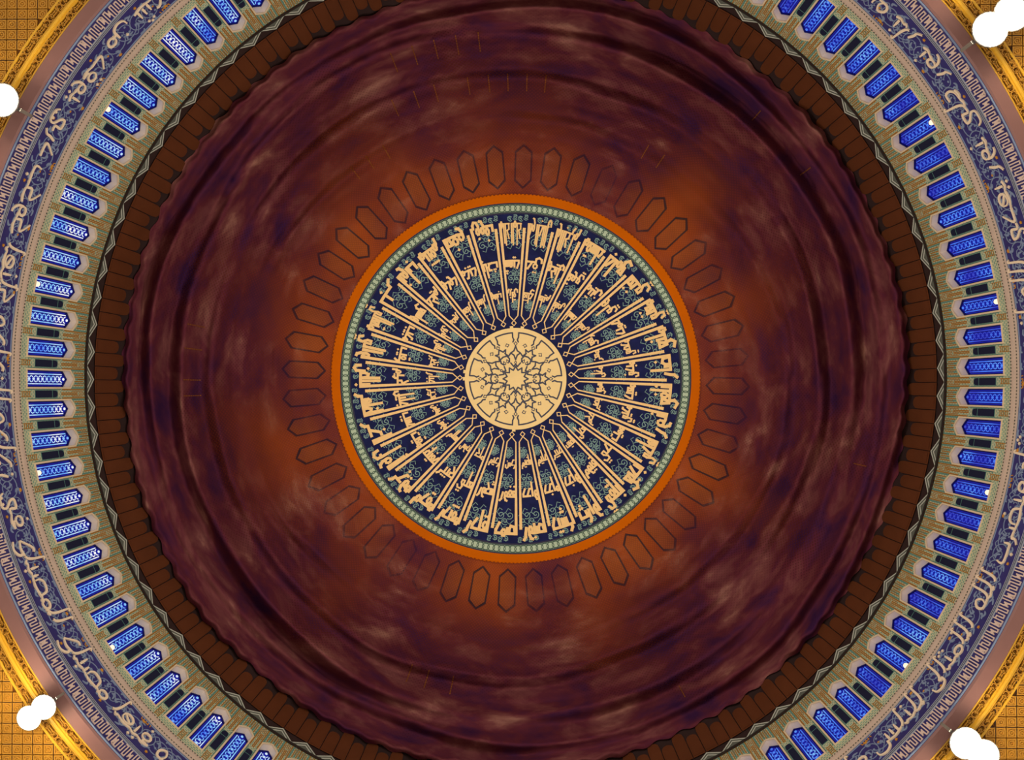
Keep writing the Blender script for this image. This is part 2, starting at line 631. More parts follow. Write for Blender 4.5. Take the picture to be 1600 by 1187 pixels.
# lattice: a deep blue glazed grille; raised glowing pieces stand for its lit openings
mb = MB()
fl = lambda y, z, o: (XW + DEPTH - o, y, z)
c2 = outline(-.05)
for i in range(5):
    j = (i + 1) % 5
    mb.relief([b[i], b[j], c2[j], c2[i]], fl, .02, .10)
for y in (-.285, -.175, .175, .285):
    mb.seg((y, SILL), (y, SHO + .03), .022, fl, .02, .085)
lattice = mb.mesh('lattice', M['lattice'])
mb = MB()
st = .36
def gem(y, z, ry, rz, n=6):
    mb.relief([(y + ry * math.cos(TAU * q / n + .5), z + rz * math.sin(TAU * q / n + .5)) for q in range(n)], fl, .015, .05)
for j in range(11):
    z = SILL + .12 + j * st
    if z < APEX - .2:
        gem(0, z, .066, .078, 8)
    for sy, sz in ((-1, 1), (1, 1), (-1, -1), (1, -1)):
        for t in (.27, .5):
            zz = z + sz * st * t * .92
            if SILL + .08 < zz < SHO + .05 and (t < .4 or sz > 0):
                mb.seg((sy * (.06 + .17 * t - .018), zz - sz * .03), (sy * (.06 + .17 * t + .018), zz + sz * .03), .032, fl, .015, .05, 0)
    for q in range(4):
        zz = z - .09 + q * st / 4
        if zz < SHO + .02:
            for sg in (-1, 1):
                gem(sg * .232, zz, .030, .022 if q else .036, 4 if q % 2 else 6)
glow_pieces_me = mb.mesh('opening_glow_pieces', M['pane'])
for k in range(N_BAY):
    w = tag(empty('window_%d' % (k + 1), (0, 0, 0), bay_phi(k)), 'blue lattice window with a pointed head in the tiled drum', kind='structure')
    for nm, me in (('window_surround', surround), ('reveal', reveal), ('pane', pane), ('lattice', lattice), ('opening_glow_pieces', glow_pieces_me)):
        link(nm, me, w)

# ---- zigzag cresting on top of the drum
mb = MB()
hb = BW / 2
def zp(y, t, o=0.0):
    """t = 0 on the drum's top edge, t = 1 at the cresting's tip, leaning inwards"""
    return (XW - .10 - .24 * t - o * .5, y * (1 - .0045), Z_SPRING + .20 * t - o * .6)
def zrel(pts, lo, hi, mi):
    mb.relief(pts, zp, lo, hi, mi)
zrel([(-hb, 0), (hb, 0), (0, 1)], -.02, .02, 1)
def chev(g0, g1, lo, hi):
    a = [(-hb * (1 - g0), g0 * .0), (0, 1 - g0), (hb * (1 - g0), 0)]
    c = [(-hb * (1 - g1), 0), (0, 1 - g1), (hb * (1 - g1), 0)]
    mb.relief([a[0], a[1], c[1], c[0]], zp, lo, hi, 0)
    mb.relief([a[1], a[2], c[2], c[1]], zp, lo, hi, 0)
chev(0, .16, .02, .06)
chev(.36, .52, .02, .05)
zig = mb.mesh('zigzag_tooth', [M['zig'], M['zig_dark']])
mb = MB()
mb.ring([(R0 - .09, Z_SPRING - .05), (R0 - .09, Z_SPRING - .02), (R0 + .02, Z_SPRING)], 96, a0=PH0 + BAY / 2, a1=PH0 + BAY / 2 + TAU)
trim1 = tag(mb.build('trim_1', M['zig_dark']), 'zigzag cresting between the tiled drum and the dome', kind='structure')
for k in range(N_BAY):
    link('zigzag_tooth', zig, trim1, bay_phi(k))

# ---- pinkish moulding under the windows
mb = MB()
z0, z1 = 36.25, 36.82
pr = [(R0 - .02, z0), (R0 - .10, z0 + .02), (R0 - .10, z0 + .12), (R0 - .055, z0 + .13), (R0 - .055, z0 + .17), (R0 - .12, z0 + .19),
      (R0 - .12, z0 + .36), (R0 - .055, z0 + .38), (R0 - .055, z0 + .42), (R0 - .10, z0 + .43), (R0 - .10, z0 + .54), (R0, z1)]
mb.ring(pr, 192)
trim2 = tag(mb.build('trim_2', M['pink']), 'pinkish stone moulding below the windows', kind='structure')
mb = MB()
for i in range(960):
    a = TAU * i / 960
    for zc in (z0 + .06, z0 + .49):
        fn = lambda u, v, o: ((R0 - .10 - o) * math.cos(a + u / R0), (R0 - .10 - o) * math.sin(a + u / R0), zc + v)
        mb.relief([(-.035, -.03), (.035, -.03), (.035, .03), (-.035, .03)], fn, -.01, .012)
tag(mb.build('dark_studs', M['zig_dark'], trim2), kind='stuff')

# ================================================================== LETTERING ENGINE
# letters drawn as strokes; x runs in the writing direction (right to left), y up, x-height about 1
def ringpts(cx, cy, r, n=8):
    return [(cx + r * math.cos(TAU * i / n + TAU / 16), cy + r * math.sin(TAU * i / n + TAU / 16)) for i in range(n + 1)]


BOWL = lambda x: [(x, 0), (x + .05, -.42), (x + .45, -.62), (x + .85, -.45), (x + .92, -.05)]
NOJOIN = set('اآأإدذرزوؤ')
TEETH = set('بتثنيئ')
DOTS = {'ب': (1, -1), 'ت': (2, 1), 'ث': (3, 1), 'ن': (1, 1), 'ي': (2, -1), 'ج': (1, -1), 'خ': (1, 1), 'ذ': (1, 1), 'ز': (1, 1),
        'ش': (3, 1), 'ض': (1, 1), 'ظ': (1, 1), 'غ': (1, 1), 'ف': (1, 1), 'ق': (2, 1)}


def glyph(ch, prev, nxt):
    """-> advance, strokes, dot anchor x; prev / nxt: joined to the letter before / after"""
    S, b = [], True
    top, cx = 1.0, .4
    if ch in 'اآأإ':
        w = .55
        S.append([(.28, 0), (.28, 1.75)])
        if prev:
            S.append([(0, 0), (.28, 0)])
        return w, S, .28, 1.8
    if ch in TEETH:
        if nxt:
            w = .62
            S += [[(0, 0), (w, 0)], [(.3, 0), (.3, .8)]]
            cx = .3
        elif ch == 'ن':
            w = 1.1
            S += [[(0, 0), (.12, 0)], [(.1, .35)] + BOWL(.1)]
            cx, top = .55, .35
        elif ch in 'يئ':
            w = 1.5
            S += [[(0, 0), (.35, 0), (.35, .55), (.85, .55), (.85, .2), (.45, -.25), (.55, -.62), (1.15, -.62), (1.35, -.3)]]
            cx = .9
            return w, S, cx, .8
        else:
            w = 1.35
            S += [[(0, 0), (1.2, 0), (1.2, .6)]]
            cx, top = .6, .55
            if not prev:
                S += [[(0.05, 0), (.05, .5)]]
    elif ch in 'جحخ':
        w = 1.05
        S += [[(.05, .92), (.35, .92), (.95, 0)]]
        if nxt:
            S += [[(0 if prev else .3, 0), (w, 0)]]
        else:
            S += [[(0, 0), (.95, 0)], [(.2, 0), (.1, -.4), (.5, -.75), (1.0, -.6)]]
            w = 1.15
        cx = .5
    elif ch in 'دذ':
        w = .95
        S += [[(0, 0), (.78, 0), (.78, .3), (.35, .95)]]
        cx, top = .4, 1.0
    elif ch in 'رز':
        w = .72
        S += [[(0, 0), (.38, 0), (.42, -.32), (.72, -.58)]] if prev else [[(.22, .5), (.38, 0), (.42, -.32), (.72, -.58)]]
        cx, top = .35, .6
    elif ch in 'سش':
        w = 1.25 if nxt else 2.1
        S += [[(0, 0), (1.25, 0)]] + [[(x, 0), (x, .68)] for x in (.25, .62, 1.0)]
        if not nxt:
            S += [BOWL(1.2)]
        cx = .62
    elif ch in 'صض':
        w = 1.55 if nxt else 2.3
        S += [[(0, 0), (1.55 if nxt else 1.45, 0)], [(.15, 0), (.3, .62), (.85, .72), (1.1, .4), (1.1, 0)], [(1.38, 0), (1.38, .5)]]
        if not nxt:
            S += [BOWL(1.38)]
        cx = .65
    elif ch in 'طظ':
        w = 1.3
        S += [[(0, 0), (w, 0)], [(.2, 0), (.4, .62), (.9, .72), (1.1, .4), (1.1, 0)], [(.25, 0), (.25, 1.7)]]
        cx, top = .75, .95
    elif ch in 'عغ':
        if nxt and prev:
            w = .9
            S += [[(0, 0), (w, 0)], [(.3, 0), (.1, .68), (.8, .68), (.55, 0)]]
        elif nxt:
            w = .95
            S += [[(.75, .9), (.3, .9), (.2, .45), (.45, .1), (.95, 0)], [(.3, 0), (w, 0)]]
        else:
            w = 1.15
            S += [[(0, 0), (.6, 0)], [(.35, 0), (.1, .68), (.85, .68), (.6, 0)], [(.3, 0), (.1, -.45), (.5, -.78), (1.1, -.62)]]
        cx = .45
    elif ch in 'فق':
        S += [ringpts(.42, .52, .30), [(0, 0), (.42, 0), (.42, .25)]]
        if nxt:
            w = .88
            S += [[(0, 0), (w, 0)]]
        elif ch == 'ف':
            w = 1.6
            S += [[(0, 0), (1.5, 0), (1.5, .5)]]
        else:
            w = 1.35
            S += [BOWL(.4)]
        cx = .42
    elif ch == 'ك':
        w = 1.05
        S += [[(0, 0), (w, 0)], [(.9, 0), (.9, .5), (.25, .62), (.8, 1.35)]]
        if not nxt:
            w = 1.2
    elif ch == 'ل':
        w = .55 if nxt else 1.2
        S += [[(.28, 0), (.28, 1.95)], [(0 if prev else .28, 0), (.55, 0)]]
        if not nxt:
            S += [BOWL(.28)]
    elif ch == 'م':
        w = .85
        S += [ringpts(.42, .08, .30)]
        if prev:
            S += [[(0, 0), (.2, 0)]]
        if nxt:
            S += [[(.6, 0), (w, 0)]]
        else:
            S += [[(.7, .05), (.9, -.15), (.95, -.65)]]
            w = 1.05
        cx = .4
    elif ch in 'هة':
        if nxt:
            w = 1.05
            S += [[(0, 0), (w, 0)], ringpts(.48, .42, .38), [(.2, .2), (.8, .62)]]
        else:
            w = .85
            S += [[(0, 0), (.6, 0), (.7, .5), (.35, .85), (.15, .4), (.3, 0)]]
        cx = .5
    elif ch in 'وؤ':
        w = .95
        S += [ringpts(.42, .34, .28), [(.7, .3), (.68, -.15), (.45, -.5), (.2, -.55)]]
        if prev:
            S += [[(0, 0), (.35, 0.05)]]
        cx = .42
    elif ch == 'ى':
        return glyph('ي', prev, nxt)
    elif ch == 'ء':
        return .6, [[(.5, .6), (.2, .6), (.2, .25), (.55, .2)]], .3, 1
    else:
        w = .5
    return w, S, cx, top


def word_strokes(word, joined=False):
    """-> total width, polylines, dots"""
    x, st, dots = 0.0, [], []
    prev = joined
    for i, ch in enumerate(word):
        if ch == ' ':
            x += .3
            prev = False
            continue
        nx = i + 1 < len(word) and word[i + 1] not in ' ء' and ch not in NOJOIN
        w, S, cx, top = glyph(ch, prev, nx)
        st += [[(x + px, py) for px, py in s] for s in S]
        if ch in DOTS:
            n, side = DOTS[ch]
            y = (top + .32) if side > 0 else (-.42 if ch != 'ي' or nx else -1.0)
            if ch == 'ج' and not nx:
                y = -.3
            for j in range(n):
                dx, dy = ((j - (n - 1) / 2) * .38, 0) if n < 3 or j < 2 else (0, .3 * side)
                if n == 3 and j < 2:
                    dx = (j - .5) * .4
                dots.append((x + cx + dx, y + dy))
        if ch in 'أإؤئ':
            y = {'أ': 2.05, 'إ': -.4, 'ؤ': 1.0, 'ئ': 1.1}[ch]
            dots.append((x + cx, y))
        x += w
        prev = nx
    return x, st, dots


def smooth(pts, n=5):
    """Catmull-Rom through pts"""
    if len(pts) < 3:
        return [(pts[0][0] + (pts[-1][0] - pts[0][0]) * i / n, pts[0][1] + (pts[-1][1] - pts[0][1]) * i / n) for i in range(n + 1)]
    P = [pts[0]] + list(pts) + [pts[-1]]
    out = []
    for i in range(1, len(P) - 2):
        p0, p1, p2, p3 = P[i - 1:i + 3]
        for s in range(n):
            t = s / n
            out.append(tuple(.5 * (2 * p1[c] + (p2[c] - p0[c]) * t + (2 * p0[c] - 5 * p1[c] + 4 * p2[c] - p3[c]) * t * t
                                   + (3 * p1[c] - p0[c] - 3 * p2[c] + p3[c]) * t ** 3) for c in (0, 1)))
    out.append(pts[-1])
    return out


# ================================================================== BLUE CALLIGRAPHY BAND ON THE DRUM
band = tag(empty('trim_3'), 'blue calligraphy band with cream script and pale vines', kind='structure')
BZ0, BZ1 = 34.42, 36.22
Rb = R0 - .012
fb = lambda s, z, o: ((Rb - o) * math.cos(s / R0), (Rb - o) * math.sin(s / R0), z)
# thin borders
def ringstrip(name, za, zb, m, parent, proud=.03):
    q = MB()
    q.ring([(Rb, za), (Rb - proud, za + .01), (Rb - proud, zb - .01), (Rb, zb)], 192)
    return q.build(name, m, parent)
ringstrip('border_line', 36.15, 36.20, M['vine'], band)
ringstrip('border_strip', 34.10, 34.36, M['greyline'], band, .02)
ringstrip('border_line', 34.17, 34.20, M['panel_navy'], band, .035)
ringstrip('border_line', 34.26, 34.29, M['panel_navy'], band, .035)
ringstrip('border_line', 33.20, 33.26, M['vine'], band, .05)

# scrolling vines: alternating spirals with side leaves
CIRC = TAU * R0
n_sp = 96
vine_unit = []
for var in range(2):
    mb = MB()
    up = 1 if var == 0 else -1
    L_ = CIRC / n_sp
    cy = (BZ0 + BZ1) / 2 + .12 * up
    sp = []
    for j in range(30):
        t = j / 29
        a = up * (TAU * 1.6 * t + 2.2)
        rr = .08 + .50 * t
        sp.append((rr * math.cos(a), cy + rr * math.sin(a) * 1.15))
    mb.ribbon(sp, .036, fb, 0, .022, taper=lambda t: .7 + .6 * t)
    x0, y0 = sp[-1]
    mb.ribbon(smooth([(x0, y0), (x0 + .25 * L_, cy - up * .62), (L_ * .75, cy - up * .7), (L_ * .95, cy - up * .25)], 4), .036, fb, 0, .022)
    for j, (a0, l) in enumerate(((.3, .34), (1.7, .3), (2.9, .36), (4.2, .3), (5.3, .33))):
        bx, by = .5 * math.cos(a0), cy + .55 * math.sin(a0)
        mb.ribbon(smooth([(bx, by), (bx + l * .5 * math.cos(a0 + .3), by + l * .5 * math.sin(a0 + .3)), (bx + l * math.cos(a0 + 1.1), by + l * math.sin(a0 + 1.1))], 3),
                  .07, fb, 0, .026, taper=lambda t: .3 + 1.1 * math.sin(PI * min(1, t * .9 + .05)))
    for j in range(3):
        a0 = 1.0 + 2.1 * j
        mb.relief(circle2(.22 * math.cos(a0), cy + .25 * math.sin(a0), .055, 6), fb, 0, .03)
    vine_unit.append(mb.mesh('vine_scroll', M['vine']))
mb = MB()
for cx_, cy_, rr in ((.55, 35.95, .10), (-.45, 34.62, .075), (.15, 35.35, .06)):
    mb.relief([(cx_ + rr * (1 if j % 2 else .6) * math.cos(TAU * j / 10), cy_ + rr * (1 if j % 2 else .6) * math.sin(TAU * j / 10)) for j in range(10)], fb, 0, .04)
flower_me = mb.mesh('flower', M['flower'])
mb = MB()
for j in range(5):
    x = .2 + j * .13
    mb.seg((x, 36.0), (x + .03, 36.12), .035, fb, 0, .03, 0)
    if j % 2:
        mb.seg((x, 36.0), (x + .13, 36.0), .03, fb, 0, .03, 0)
small_me = mb.mesh('small_script', M['flower'])
for k in range(n_sp):
    p = TAU * k / n_sp
    link('vine_scroll', vine_unit[k % 2], band, p)
    link('vine_scroll', vine_unit[(k + 1) % 2], band, p + math.pi / n_sp)
    if k % 2 == 0:
        link('flower', flower_me, band, p)
    if k % 3 == 0:
        link('small_script', small_me, band, p)

# the running script
VERSE = ('الله نور السموات والأرض مثل نوره كمشكوة فيها مصباح المصباح في زجاجة الزجاجة كأنها كوكب دري يوقد من شجرة مباركة زيتونة '
         'لا شرقية ولا غربية يكاد زيتها يضيء ولو لم تمسسه نار نور على نور يهدي الله لنوره من يشاء ويضرب الله الأمثال للناس والله بكل شيء عليم').split()
lay = [word_strokes(w) for w in VERSE]
gap = .55
tot = sum(l[0] + gap for l in lay)
sx = CIRC / tot
s0 = 0.0
for w_, (wd, st, dots) in zip(VERSE, lay):
    mb = MB()
    sy, base = .74, 34.92
    a_mid = (s0 + wd * sx / 2)
    for s in st:
        tall = max(p[1] for p in s) > 1.5
        q = [((p[0] - wd / 2) * sx, base + (p[1] * sy if p[1] < 1.2 else .98 + (p[1] - 1.2) * .42)) for p in s]
        if tall and len(q) == 2:
            (xa, ya), (xb, yb) = q
            q = [(xa + .18, ya), (xa + .05, ya + .12), (xa - .04, ya + .5), (xb - .10, yb), (xb - .22, yb - .10)]
        elif len(q) == 2 and abs(q[0][1] - q[1][1]) < .01:
            q = [q[0], ((q[0][0] + q[1][0]) / 2, q[0][1] - .10), q[1]]
        mb.ribbon(smooth(q, 5), .092, fb, .0, .06, taper=lambda t: .75 + .5 * math.sin(PI * min(1, .15 + t)))
    for dx, dy in dots:
        x, y = (dx - wd / 2) * sx, base + max(-.5, min(1.5, dy)) * sy
        mb.relief([(x - .075, y), (x, y - .085), (x + .075, y), (x, y + .085)], fb, 0, .05)
    link('inscription_word', mb.mesh('inscription_word', M['script']), band, math.radians(75) + a_mid / R0)
    s0 += (wd + gap) * sx

# kufic knot frieze under the script
mb = MB()
n_fr = 112
LU = CIRC / n_fr
pit = LU / 10
ya, yb = 33.40, 34.05
bars = [(0, 0, 1), (1, 0, 1), (2, .1, .8), (3, .1, .8), (4, 0, 1), (5, 0, .75), (6, .15, 1), (7, 0, 1), (8, 0, .7), (9, .2, 1)]
fz = lambda t: ya + (yb - ya) * t
wbar = .052
for i, t0, t1 in bars:
    x = (i + .5) * pit
    mb.seg((x, fz(t0)), (x, fz(t1)), wbar, fb, 0, .035, 0)
for i, t in ((0, 0), (2, .1), (4, 0), (7, 0), (1, 1), (3, .8)):
    mb.seg(((i + .5) * pit, fz(t)), ((i + 1.5) * pit, fz(t)), wbar, fb, 0, .035)
mb.seg((5.5 * pit, fz(.2)), (6.5 * pit, fz(.7)), wbar, fb, 0, .04)
mb.seg((6.5 * pit, fz(.2)), (5.5 * pit, fz(.7)), wbar, fb, 0, .04)
mb.seg((8.5 * pit, fz(.2)), (9.5 * pit, fz(.65)), wbar, fb, 0, .04)
mb.seg((9.5 * pit, fz(.2)), (8.5 * pit, fz(.65)), wbar, fb, 0, .04)
mb.poly([(6.0 * pit, fz(-.02)), (6.6 * pit, fz(.10)), (6.0 * pit, fz(.22)), (5.4 * pit, fz(.10))], .035, fb, 0, .04, closed=True)
knot = mb.mesh('frieze_knot', M['frieze'])
for k in range(n_fr):
    link('frieze_knot', knot, band, TAU * k / n_fr)

# ---- plum cornice ring and the gold ceiling
ZC = 33.20
mb = MB()
mb.ring([(R0 - .012, 33.19), (R0 + .05, 33.10), (R0 + .50, 33.06), (R0 + .56, 33.12), (R0 + .56, 33.3)], 192)
trim4 = tag(mb.build('trim_4', M['plum']), 'plain plum coloured cornice around the drum opening', kind='structure')

RI = R0 + .55
HALF = 27.0
mb = MB()
n = 192
for i in range(n):
    a, b2 = TAU * i / n, TAU * (i + 1) / n
    def sq(a):
        c, s = math.cos(a), math.sin(a)
        t = HALF / max(abs(c), abs(s))
        return (t * c, t * s, ZC)
    mb.face([(RI * math.cos(a), RI * math.sin(a), ZC), (RI * math.cos(b2), RI * math.sin(b2), ZC), sq(b2), sq(a)])
ceil = tag(mb.build('ceiling', M['gold_dark']), 'gold carved ceiling panels outside the drum', kind='structure')

# ridge and braided borders
mb = MB()
r_a = R0 + .95
mb.ring([(r_a, ZC), (r_a + .03, ZC - .12), (r_a + .10, ZC - .16), (r_a + .17, ZC - .12), (r_a + .20, ZC)], 192)
mb.build('ridge', M['gold_ridge'], ceil)
for nm, ra, rb in (('edge_band', R0 + .56, R0 + .63), ('edge_band', R0 + .90, R0 + .97), ('edge_band', R0 + 1.13, R0 + 1.18), ('edge_band', R0 + 1.47, R0 + 1.56)):
    q = MB()
    q.ring([(ra, ZC), (ra, ZC - .07), (rb, ZC - .07), (rb, ZC)], 192)
    q.build(nm, M['gold_ridge'], ceil)
def braid_unit(ra, rb, nu):
    mb = MB()
    fn = lambda u, v, o: (v * math.cos(u / ra), v * math.sin(u / ra), ZC - o)
    Lu = TAU * ra / nu
    w = .045
    m0, m1 = ra + .03, rb - .03
    mid = (ra + rb) / 2
    mb.poly([(0, m0), (Lu * .25, m0), (Lu * .40, mid), (Lu * .25, m1), (0, m1)], w, fn, 0, .08)
    mb.poly([(Lu * .16, mid), (Lu * .3, m0 + .07), (Lu * .62, m0 + .07), (Lu * .84, mid)], w, fn, 0, .07)
    mb.poly([(Lu * .16, mid), (Lu * .3, m1 - .07), (Lu * .62, m1 - .07), (Lu * .84, mid)], w, fn, 0, .07)
    mb.poly([(Lu, m0), (Lu * .75, m0), (Lu * .60, mid), (Lu * .75, m1), (Lu, m1)], w, fn, 0, .08)
    mb.seg((-.05, m0), (.05, m1), w, fn, 0, .085)
    mb.seg((.05, m0), (-.05, m1), w, fn, 0, .085)
    return mb.mesh('braid_link', M['gold'])
for ra, rb in ((R0 + .63, R0 + .90), (R0 + 1.18, R0 + 1.47)):
    nu = 180
    me = braid_unit(ra, rb, nu)
    for k in range(nu):
        p = TAU * (k + .5) / nu
        # only where the ceiling's corners come into the picture
        if abs(math.sin(2 * p)) > .55:
            link('braid_link', me, ceil, p)

# carved square tiles
TP = .415
mb = MB()
h2 = TP / 2 - .022
ft = lambda x, y, o: (x, y, -o)
o_, i_ = [(-h2, -h2), (h2, -h2), (h2, h2), (-h2, h2)], [(-h2 + .05, -h2 + .05), (h2 - .05, -h2 + .05), (h2 - .05, h2 - .05), (-h2 + .05, h2 - .05)]
for i in range(4):
    j = (i + 1) % 4
    mb.relief([o_[i], o_[j], i_[j], i_[i]], ft, 0, .06)
mb.relief(i_, ft, 0, .025)
c_o, c_i = circle2(0, 0, .125, 10), circle2(0, 0, .075, 10)
for i in range(10):
    j = (i + 1) % 10
    mb.relief([c_o[i], c_o[j], c_i[j], c_i[i]], ft, .025, .065)
mb.relief(circle2(0, 0, .04, 6), ft, .025, .06)
tile = mb.mesh('carved_tile', M['gold'])
mb = MB()
mb.relief([(-.19, 0), (-.08, -.035), (.08, -.035), (.19, 0), (.08, .035), (-.08, .035)], ft, 0, .09)
lozenge = mb.mesh('dark_lozenge', M['hex_edge'])
cands = []
for i in range(-70, 71):
    for j in range(-70, 71):
        x, y = (i + .5) * TP, (j + .5) * TP
        rho = math.hypot(x, y)
        if rho > R0 + 1.46 and abs(x) < HALF and abs(y) < HALF:
            ex, ey = abs(x) - 20.5, abs(y) - 15.2
            cands.append((max(ex, ey, 0) + .001 * rho, x, y, i, j))
cands.sort()
for d, x, y, i, j in cands[:300]:
    link('carved_tile', tile, ceil, None, (x, y, ZC))
    if j % 2 == 0:
        link('dark_lozenge', lozenge, ceil, None, (x, y - TP / 2, ZC + .045))
    if i % 2 == 0:
        link('dark_lozenge', lozenge, ceil, PI / 2, (x - TP / 2, y, ZC + .045))

# ================================================================== THE MEDALLION
med = tag(empty('medallion', (0, 0, Z_SPRING + DB)), 'round navy and gold calligraphy medallion at the crown of the dome', 'medallion')
med_off = Vector((0, 0, -(Z_SPRING + DB)))
def mlink(name, me, rotz=None, under=None):
    o = link(name, me, under or med, rotz)
    o.location = (0, 0, 0) if under else med_off
    return o
fm = lambda phi, r, o: dome_pt(r, phi, .06 + o)


def dome_ring(name, r0, r1, off, m, n=160, steps=1, under=None):
    q = MB()
    rs = [r0 + (r1 - r0) * s / steps for s in range(steps + 1)]
    for i in range(n):
        a, b = TAU * i / n, TAU * (i + 1) / n
        for s in range(steps):
            q.face([fm(a, rs[s], off), fm(b, rs[s], off), fm(b, rs[s + 1], off), fm(a, rs[s + 1], off)])
        q.face([fm(a, r0, off), fm(b, r0, off), fm(b, r0, off - .05), fm(a, r0, off - .05)])
        q.face([fm(a, r1, off), fm(b, r1, off), fm(b, r1, off - .05), fm(a, r1, off - .05)])
    return mlink(name, q.mesh(name, m, False), None, under)


dome_ring('navy_ground', 2, 259, .0, M['navy'], 160, 8)
rim = dome_ring('orange_rim', 274.5, 287.5, .16, M['orange'], 160, 2)
dome_ring('dark_line', 272.5, 275, .10, M['ink'])
dome_ring('dark_line', 257.5, 260, .05, M['ink'])
chain = dome_ring('chain_ground', 259.5, 273, .04, M['chain_bg'], 160, 2)
# beaded outer edge of the orange rim
mb = MB()
for i in range(300):
    a = TAU * i / 300
    mb.relief([(a - .006, 286.5), (a + .006, 286.5), (a + .006, 289), (a - .006, 289)], fm, .05, .17)
tag(mlink('rim_beads', mb.mesh('rim_beads', M['orange']), None, rim), kind='stuff')
# chain of overlapping rings
mb = MB()
n_ch = 198
for i in range(n_ch):
    a = TAU * i / n_ch
    fn = lambda u, v, o: fm(a + u / 266.0, 266.2 + v, o)
    mb.ribbon([(5.6 * math.cos(TAU * j / 14), 5.0 * math.sin(TAU * j / 14)) for j in range(14)], 1.15, fn, .04, .07, closed=True)
tag(mlink('chain_rings', mb.mesh('chain_rings', M['chain_ink']), None, chain), kind='stuff')
q = dome_ring('chain_edge', 260.2, 261.2, .06, M['chain_ink'], under=chain)
q = dome_ring('chain_edge', 271.2, 272.2, .06, M['chain_ink'], under=chain)

N_SEC = 33
SEC = TAU / N_SEC
lam_phi = lambda k: PI / 2 + math.radians(-.25) + SEC * k    # the lam of each name
GAPP = 6.4                                                  # alif to lam, in picture units at the rim

# scroll work behind the names
def scroll_cell(r0, r1):
    mb = MB()
    rm, hh = (r0 + r1) / 2, (r1 - r0) / 2
    wpx = SEC * rm
    lam_w = 6.0
    xs = [lam_w + (wpx - 2 * lam_w) * t for t in (.14, .38, .62, .86)]
    for c, x in enumerate(xs):
        sgn = 1 if c % 2 else -1
        cy = rm + sgn * hh * .32
        rr = min(hh * .72, wpx * .15)
        pts = []
        for j in range(18):
            t = j / 17
            a = sgn * (TAU * 1.35 * t) + (0 if sgn > 0 else PI)
            q = rr * (.15 + .85 * t)
            pts.append((x + q * math.cos(a), cy + q * math.sin(a)))
        fn = lambda u, v, o: fm(u / rm, v, o)
        mb.ribbon(pts, 1.25, fn, .0, .025)
        mb.ribbon([(x - rr, cy - sgn * hh * .5), (x, cy - sgn * (hh * .95)), (x + rr, cy - sgn * hh * .6)], 1.2, fn, .0, .025)
        mb.ribbon([(x - rr * .3, cy + sgn * hh * .55), (x + rr * .5, cy + sgn * hh * .75), (x + rr, cy + sgn * hh * .35)], 1.1, fn, .0, .025)
    return mb.mesh('scroll_work', M['scroll'])


for r0, r1 in ((204, 233), (150, 172), (108, 124)):
    me = scroll_cell(r0, r1)
    for k in range(N_SEC):
        mlink('scroll_work', me, lam_phi(k))
me = scroll_cell(246, 256)
for k in range(N_SEC):
    mlink('scroll_work', me, lam_phi(k + .1))

# tall shafts: the alif and lam of every name, bent at the inner end into a small diamond
def shaft(k_side, r_out):
    mb = MB()
    fn = lambda u, v, o: fm(u, v, o)
    rs = [r_out, 230, 200, 170, 140, 115, 99]
    def xa(r):
        base = 0.0 if k_side == 0 else -(2.6 + (GAPP - 2.6) * min(1, r / 245.0) + 1.2) / r
        return base
    for a, b in zip(rs[:-1], rs[1:]):
        wa, wb = (1.8 + 2.9 * ((a - 95) / 150)), (1.8 + 2.9 * ((b - 95) / 150))
        ua, ub = xa(a), xa(b)
        mb.relief([(ua - wa / 2 / a, a), (ua + wa / 2 / a, a), (ub + wb / 2 / b, b), (ub - wb / 2 / b, b)], fn, .0, .06)
    u0 = xa(99)
    # to the diamond in the middle of the wide gap
    gapmid = SEC / 2 - (5.0 / 99) / 2
    um = gapmid if k_side == 0 else gapmid - SEC
    fl_ = lambda u, v, o: fm(u / 95.0, v, o)
    mb.seg((u0 * 95, 99), (um * 95, 91), 1.5, fl_, 0, .06, .4)
    return mb.mesh('shaft', M['cream'])


sh0, sh1 = shaft(0, 244), shaft(1, 236)
mb = MB()
fl_ = lambda u, v, o: fm(u / 87.0, v, o)
mb.poly([(0, 91.2), (3.6, 87.2), (0, 83.2), (-3.6, 87.2)], 1.3, fl_, 0, .06, closed=True)
dia = mb.mesh('diamond', M['cream'])
for k in range(N_SEC):
    mlink('shaft', sh0, lam_phi(k))
    mlink('shaft', sh1, lam_phi(k))
    mlink('diamond', dia, lam_phi(k) + SEC / 2 - (5.0 / 99) / 2)

NAMES_IN = 'رحمن رحيم ملك قدوس سلام مؤمن مهيمن عزيز جبار متكبر خالق بارئ مصور غفار قهار وهاب رزاق فتاح عليم قابض باسط خافض رافع معز مذل سميع بصير حكم عدل لطيف خبير حليم عظيم'.split()
NAMES_MID = 'غفور شكور علي كبير حفيظ مقيت حسيب جليل كريم رقيب مجيب واسع حكيم ودود مجيد باعث شهيد حق وكيل قوي متين ولي حميد محصي مبدئ معيد محيي مميت حي قيوم واجد ماجد واحد'.split()
NAMES_OUT = ['صمد', 'قادر', 'مقتدر', 'مقدم', 'مؤخر', 'أول', 'آخر', 'ظاهر', 'باطن', 'والي', 'متعالي', 'بر', 'تواب', 'منتقم', 'عفو', 'رؤوف',
             'مالك الملك', 'ذو الجلال', 'والإكرام', 'مقسط', 'جامع', 'غني', 'مغني', 'مانع', 'ضار', 'نافع', 'نور', 'هادي', 'بديع', 'باقي', 'وارث', 'رشيد', 'صبور']
